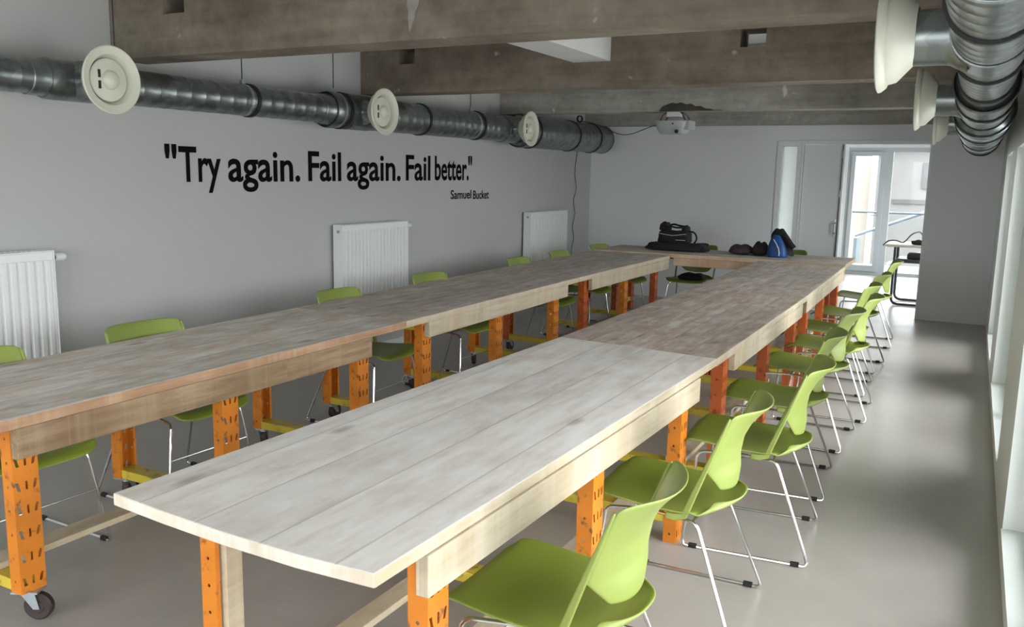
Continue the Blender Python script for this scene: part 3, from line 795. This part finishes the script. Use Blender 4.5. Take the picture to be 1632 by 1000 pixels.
for x, y, a, lb in right: copy_thing(proto, lb, (x, y, 0), a)
left = [(-3.37, 2.03, 'lime green chair between wall and table, cut by the left picture edge'),
        (-3.37, 2.885, 'lime green chair on the wall side, right beside the nearest radiator'),
        (-3.37, 4.40, 'lime green wall-side chair standing just before the middle radiator'),
        (-3.40, 5.50, 'lime green wall-side chair standing just beyond the middle radiator'),
        (-3.42, 7.03, 'lime green wall-side chair just before the radiator nearest the corner'),
        (-3.42, 7.92, 'lime green wall-side chair in front of the radiator nearest the corner'),
        (-3.42, 8.97, 'lime green wall-side chair by the corner of the room, last in that row')]
for x, y, lb in left: copy_thing(proto, lb, (x, y, 0), PI + random.uniform(-.05, .05))
copy_thing(proto, 'lime green chair behind the cross table with a dark bag on its seat', (-2.74, 9.50, 0), PI / 2)
copy_thing(proto, 'lime green chair behind the cross table, just right of the blue bag', (-1.77, 9.52, 0), PI / 2)

# ---------------------------------------------------------------- bags and clothes
def blob(fn, nu, nv, name, mat, parent=None, sub=1):
    b = MB(); b.grid(fn, nu, nv); o = b.build(name, mat, parent, smooth=True, sub=sub); return o
def soft_box(cx, cy, cz, sx, sy, sz, name, mat, parent=None, taper=.85, crease=.0, seed=1, e=.35):
    """rounded sagging bag body sitting on cz"""
    rnd = random.Random(seed); ph = [rnd.uniform(0, 6) for _ in range(6)]
    b = MB(); nu, nv = 28, 14
    sg = lambda a, p: math.copysign(abs(a) ** p, a)
    for_j = []
    for j in range(nv + 1):
        th = -PI / 2 + PI * j / nv
        for i in range(nu):
            a = 2 * PI * i / nu
            cz_ = sg(math.sin(th), e); r = abs(math.cos(th)) ** e
            x = sg(math.cos(a), e) * r; y = sg(math.sin(a), e) * r
            k = (cz_ + 1) / 2; tp = 1 + (taper - 1) * k
            w = 1 + crease * (math.sin(5 * a + ph[0] + 4 * k) + .6 * math.sin(9 * a + ph[1] - 7 * k))
            zz = k * sz * (1 + crease * 1.4 * math.sin(6 * x + ph[2]) * k)
            for_j.append((cx + x * sx / 2 * tp * w, cy + y * sy / 2 * tp * w, cz + max(.0, zz)))
    fs = [(j * nu + i, j * nu + (i + 1) % nu, (j + 1) * nu + (i + 1) % nu, (j + 1) * nu + i) for j in range(nv) for i in range(nu)]
    b.add(for_j, fs); return b.build(name, mat, parent, smooth=True)
# black jacket spread flat, holdall standing on it
o = soft_box(-2.87, 9.36, .776, .69, .34, .088, 'folded_jacket', M['cloth'], crease=.07, seed=3, e=.38, taper=.86)
tag(o, 'black jacket spread flat on the cross table under the black holdall', 'jacket')
t = thing('holdall', 'black holdall with two handles standing on the cross table', 'bag', (-2.93, 9.42, .862))
soft_box(0, 0, -.015, .36, .20, .145, 'body', M['cloth'], t, taper=.95, crease=.03, seed=5, e=.35)
soft_box(-.115, 0, .12, .13, .18, .10, 'end_pocket', M['cloth'], t, taper=.7, crease=.05, seed=6, e=.6)
soft_box(.125, 0, .11, .09, .16, .08, 'top_flap', M['cloth'], t, taper=.7, crease=.05, seed=8, e=.6)
b = MB()
b.tube(round_path([(-.12, -.07, .15), (-.05, -.09, .185), (.03, -.09, .165), (.12, -.07, .17)], .05), .011, 8)
b.tube(round_path([(-.12, .07, .15), (-.05, .06, .20), (.03, .06, .18), (.12, .07, .17)], .05), .011, 8)
b.build('handle', M['cloth'], t, smooth=True)
b = MB(); b.tube(round_path([(.16, -.03, .13), (.24, -.05, .12), (.27, -.05, .05), (.21, -.04, -.04), (.17, -.03, -.03)], .05, 6), .010, 8); b.build('shoulder_strap', M['cloth'], t, smooth=True)
b = MB(); b.tube([(-.168, -.098, .10), (-.10, -.106, .088), (0, -.106, .078), (.06, -.106, .085), (.16, -.10, .10)], .0035, 6); b.tube([(.04, -.104, .03), (.15, -.102, .03)], .003, 6)
b.build('piping', M['strip'], t, smooth=True)
# clothes and bags right of it
o = soft_box(-2.17, 9.36, .776, .27, .30, .105, 'woolly_hat', M['cloth2'], crease=.05, seed=11, e=.75, taper=.75)
tag(o, 'charcoal hat lying on the cross table left of the blue bag', 'hat')
o = soft_box(-1.97, 9.36, .776, .20, .26, .14, 'scarf', M['maroon'], crease=.07, seed=12, e=.7, taper=.6)
tag(o, 'dark maroon scarf bunched up between charcoal hat and blue bag', 'scarf')
t = thing('drawstring_bag', 'bright blue bag with a pale stripe leaning up on the cross table', 'bag', (-1.77, 9.25, .776))
b = MB(); nu, nv = 24, 12; vs = []
for j in range(nv + 1):
    k = j / nv; rr = (1 - k ** 2.2 * .72) * (1 if j else .93)
    for i in range(nu):
        a = 2 * PI * i / nu; sg = lambda q, p: math.copysign(abs(q) ** p, q)
        vs.append((sg(math.cos(a), .7) * .102 * rr * (1 + .03 * math.sin(3 * a + 2 * k)) - .02 * k, sg(math.sin(a), .7) * .075 * rr, k * .23))
b.add(vs, [(j * nu + i, j * nu + (i + 1) % nu, (j + 1) * nu + (i + 1) % nu, (j + 1) * nu + i) for j in range(nv) for i in range(nu)] + [tuple(reversed(range(nu))), tuple(nv * nu + i for i in range(nu))])
b.build('body', M['blue'], t, smooth=True)
b = MB(); b.tube([(-.035, -.050, .185), (-.005, -.066, .145), (.022, -.074, .095), (.034, -.079, .05), (.032, -.081, .02)], .006, 8); b.build('stripe', M['strip'], t, smooth=True)
def drape(u, v):
    a = -PI * .98 + u * PI * 1.75; k = v
    r = .035 + .080 * k + .012 * math.sin(4 * a) * k
    z = .268 - .03 * k - .17 * k ** 1.7 - .06 * max(0, math.cos(a * .9)) * k ** 2
    return (r * math.cos(a) * 1.05 + .03 * k - .012, .02 + r * math.sin(a) * .9 + .02, z)
b = MB(); b.grid(drape, 26, 10)
o = b.build('draped_jacket', M['cloth'], None, smooth=True, solid=.018, sub=1); o.location = (-1.765, 9.30, .776)
tag(o, 'black jacket draped over the top of the blue bag', 'jacket')
b = MB(); b.tube(round_path([(-.03, 0, .25), (.05, -.02, .235), (.12, -.03, .14), (.155, -.03, .10)], .05, 5), .03, 10, radii=None); b.build('sleeve', M['cloth'], o, smooth=True)
soft_box(-.01, .02, .165, .19, .15, .13, 'hood', M['cloth'], o, crease=.035, seed=20, e=.7, taper=.62)
# bag on the far chair
o = soft_box(-2.72, 9.45, .438, .30, .24, .085, 'laptop_bag', M['cloth'], crease=.05, seed=14, e=.6)
tag(o, 'black bag lying on the seat of the chair behind the cross table', 'bag')

# ---------------------------------------------------------------- projector and cables
t = thing('projector', 'light grey projector hanging from the broken concrete beam', 'projector', (-2.70, 8.50, 2.22))
def pbody(u, v):
    a = 2 * PI * u; sg = lambda q, p: math.copysign(abs(q) ** p, q)
    k = v; r = (1 - .28 * (1 - k) ** 2.2)
    return (sg(math.cos(a), .5) * .165 * r - .015, sg(math.sin(a), .5) * .13 * r, -.215 + .125 * k)
b = MB(); b.grid(pbody, 32, 8); b.box(-.16, .13, -.115, .115, -.095, -.088); b.box(-.12, .09, -.09, .09, -.215, -.21)
b.build('housing', M['projector'], t, smooth=True)
b = MB(); b.box(.05, .175, -.09, .11, -.175, -.085); b.build('lamp_cover', M['projector'], t, bevel=.008)
b = MB(); b.lathe([(0, .019), (.012, .019), (.012, .014), (.004, .012), (.004, 0)], (.06, -.128, -.195), (0, -1, 0), 18); b.build('lens', M['black'], t, smooth=True)
b = MB(); b.lathe([(0, .008), (.01, .007), (.011, 0)], (.02, -.130, -.12), (0, -1, 0), 12); b.build('sensor_window', M['black'], t, smooth=True)
b = MB()
for s in (-1, 1):
    for yy in (-.08, .08): b.tube(round_path([(s * .06, yy * .3, -.003), (s * .10, yy, -.03), (s * .13, yy, -.09)], .02), .006, 8)
b.box(-.13, .13, -.08, .08, -.092, -.086); b.build('mount_arm', M['dark'], t)
b = MB(); b.box(-.075, .06, -.05, .05, -.05, -.001); b.build('mount_plate', M['white'], t, bevel=.004)
b = MB(); P = [(-4.27, 9.78, 2.222)]
for k in range(25):
    s = k / 24; P.append((-4.10 + s * (-2.865 + 4.10), 9.74 - s * 1.23, 2.195 - s * .095 - .105 * math.sin(PI * s) + .012 * math.sin(9 * s) - .0 * s))
P += [(-2.86, 8.50, 2.09)]
b.tube(P, .0045, 6); o = b.build('projector_cable', M['dark'], smooth=True); tag(o, 'thin dark cable sagging from the duct end to the projector', 'cable')
b = MB(); P = []
cabpx = [(922, 243), (917, 265), (916, 280), (923, 303), (914, 322), (921, 345), (913, 367), (920, 385), (913, 403)]
for k, (u, v) in enumerate(cabpx):
    P.append((XL + .012, 10.43 + (u - 918) * .0115 * 1.0, 1.87 - (v - 243) * .00778))
b.tube(round_path([(XL + .10, 10.43, 2.03), (XL + .02, 10.45, 1.96)] + P + [(XL + .012, 10.40, .4), (XL + .012, 10.42, .062)], .06, 4), .004, 6)
o = b.build('wall_cable', M['dark'], smooth=True); tag(o, 'thin grey cable hanging in waves down the wall from the duct end', 'cable')
b = MB()
for k in range(5): b.lathe([(a, .035 + .004 * (k % 2)) for a in (-.004, .004)], (0, k * .008 - .016, 0), (.2, 1, .1), 20)
o = b.build('cable_coil', M['black'], solid=.006); o.location = (DX + .02, 9.75, DZ + .172 + .042); tag(o, 'small black coil of cable lying on top of the duct end', 'cable')

# ---------------------------------------------------------------- beyond the doorway
t = thing('desk', 'light-topped desk on dark tube legs in the room beyond the doorway', 'desk', (-.40, 12.25, 0))
b = MB(); b.box(-.56, .50, -.30, .45, .755, .785); b.build('tabletop', M['paper'], t, bevel=.003)
for yy in (-.22, .30):
    b = MB(); b.tube(round_path([(-.44, yy, .75), (-.44, yy, .018), (.42, yy, .018), (.42, yy, .75)], .09, 6), .017, 10); b.build('leg', M['dark'], t, smooth=True)
b = MB(); b.box(-.42, .40, -.20, .28, .55, .60); b.build('cable_tray', M['dark'], t, bevel=.004)
b = MB(); b.box(-.30, .35, -.15, .2, .602, .66); b.box(-.1, .2, -.12, .1, .66, .70); o = b.build('storage_box', M['cloth2'], bevel=.01)
o.location = (-.40, 12.25, 0); tag(o, 'dark box on the tray below the desk top beyond the doorway', 'box')
b = MB(); b.tube(round_path([(-.98, 11.93, .77), (-.93, 11.96, .83), (-.84, 12.0, .84), (-.75, 12.05, .80), (-.66, 12.0, .93), (-.56, 12.1, .96), (-.50, 12.1, .80), (-.40, 12.1, .80)], .06, 5), .008, 8)
o = b.build('loose_cable', M['dark'], smooth=True); tag(o, 'tangled dark cable on top of the desk beyond the doorway', 'cable')
o = soft_box(-.57, 12.1, .786, .20, .13, .06, 'cable_adapter', M['black'], crease=.08, seed=31, e=.6); tag(o, 'small black adapter on the desk beyond the doorway', 'adapter')

# outdoors behind the glazed door
M['out1'] = plain('cream_render', (.21, .185, .155), .9, var=.05)
M['out2'] = plain('white_render', (.19, .19, .188), .9, var=.05)
M['out3'] = plain('grey_trim', (.10, .104, .107), .8)
M['metal'] = plain('blue_grey_metal', (.09, .115, .14), .5, .3)
b = MB(); b.box(-8, 4, YH + .3, YH + 2.2, -.3, -.02); struct('floor_balcony', b, plain('balcony_slab', (.12, .12, .12), .8))
b = MB(); b.box(-30, 30, YH + 2.2, 45, -3.2, -3.0); struct('ground', b, plain('outdoor_ground', (.09, .09, .088), .9))
t = thing('balcony_railing', 'metal railing with glass infill outside the glazed door', 'railing', (-1.3, YH + 2.0, -.02))
b = MB(); b.tube([(-3, 0, 1.0), (4, 0, 1.0)], .02, 8); b.build('handrail', M['metal'], t)
for x in (-2.6, -1.3, -.15, 1.0, 2.2): b = MB(); b.box(x - .015, x + .015, -.02, .02, 0, 1.0); b.build('baluster', M['metal'], t)
b = MB(); b.box(-3, 4, .0, .01, .08, .9); b.build('pane', M['glass'], t)
def house(x0, x1, y, z1, m, label, wins):
    t = thing('house', label, 'house', ((x0 + x1) / 2, y, -3)); w = (x1 - x0) / 2
    b = MB(); b.box(-w, w, 0, 6, 0, z1 + 3); b.build('wall', m, t)
    b = MB(); b.box(-w - .2, w + .2, -.3, 6.2, z1 + 3, z1 + 3.2); b.build('roof', M['out3'], t)
    for a, c, e_, f_ in wins:
        b = MB(); b.box(a - (x0 + x1) / 2, c - (x0 + x1) / 2, -.06, .0, e_ + 3, f_ + 3); b.build('window', M['out3'], t)
house(-7.2, -3.3, 27, 4.2, M['out1'], 'cream rendered house seen through the left pane of the glazed door', [(-4.1, -3.6, 1.6, 2.6), (-5, -4.5, 1.6, 2.6)])
house(-3.2, 3.5, 34, 2.75, M['out2'], 'white house with a dark window seen through the right pane of the glazed door', [(-1.7, -.9, 1.3, 2.2), (-2.6, 2, .75, .9)])
t = thing('metal_stair', 'blue-grey metal stair seen outside above the desk', 'stair', (-1.2, YH + 3.2, -3))
for yy in (0, .8):
    b = MB(); b.tube([(-.9, yy, 3.45), (1.3, yy, 4.35)], .028, 8); b.build('handrail', M['metal'], t)
    b = MB(); b.tube([(-.9, yy, 2.6), (1.3, yy, 3.5)], .035, 8); b.build('stringer', M['metal'], t)
b = MB()
for k in range(8): b.box(-.8 + k * .26, -.55 + k * .26, 0, .8, 2.66 + k * .106, 2.69 + k * .106)
b.build('tread', M['metal'], t)
b = MB(); b.box(-.92, -.86, 0, .8, 0, 3.4); b.box(1.2, 1.26, 0, .8, 0, 4.3); b.build('upright', M['metal'], t)

# ---------------------------------------------------------------- light
w = bpy.data.worlds.new('overcast'); bpy.context.scene.world = w; w.use_nodes = True
nt = w.node_tree; bg = nt.nodes['Background']
tc = node(nt, 'ShaderNodeTexCoord'); sx = node(nt, 'ShaderNodeSeparateXYZ'); L(nt, tc.outputs['Generated'], sx.inputs[0])
c = ramp(nt, sx.outputs['Z'], [(0., (.55, .56, .56)), (.02, (.86, .88, .90)), (.3, (.96, .98, 1.0)), (1., (1.25, 1.27, 1.30))])
L(nt, c, bg.inputs['Color']); bg.inputs['Strength'].default_value = 3.2
def portal(loc, rot, sx_, sy_):
    l = bpy.data.lights.new('window_portal', 'AREA'); l.shape = 'RECTANGLE'; l.size = sx_; l.size_y = sy_
    l.cycles.is_portal = True
    o = bpy.data.objects.new('window_portal', l); C.objects.link(o); o.location = loc; o.rotation_euler = rot; return o
for y0, y1 in openings: portal((XRO + .01, (y0 + y1) / 2, (SILL + HEAD) / 2), (0, PI / 2, 0), HEAD - SILL, y1 - y0)
for x0, x1 in bo: portal(((x0 + x1) / 2, YB - .31, 1.30), (PI / 2, 0, 0), x1 - x0, 2.0)
portal(((EX0 + EX1) / 2, YH + .31, 1.06), (-PI / 2, 0, 0), EX1 - EX0, 2.12)

# ---------------------------------------------------------------- camera
cam = bpy.data.cameras.new('camera'); co = bpy.data.objects.new('camera', cam); C.objects.link(co)
R3 = Matrix((rt, -dn, -fw)).transposed()
co.matrix_world = Matrix.Translation((0, 0, H)) @ R3.to_4x4()
cam.sensor_fit = 'HORIZONTAL'; cam.sensor_width = 36; cam.lens = FPX / 1632 * 36; cam.clip_start = .05; cam.clip_end = 200
sc = bpy.context.scene; sc.camera = co
sc.view_settings.view_transform = 'Standard'; sc.view_settings.look = 'None'
sc.view_settings.gamma = 1; sc.view_settings.use_curve_mapping = False
sc.view_settings.exposure = 1.6
sc.cycles.max_bounces = 10; sc.cycles.diffuse_bounces = 6; sc.cycles.use_denoising = True
sc.cycles.sample_clamp_indirect = 8
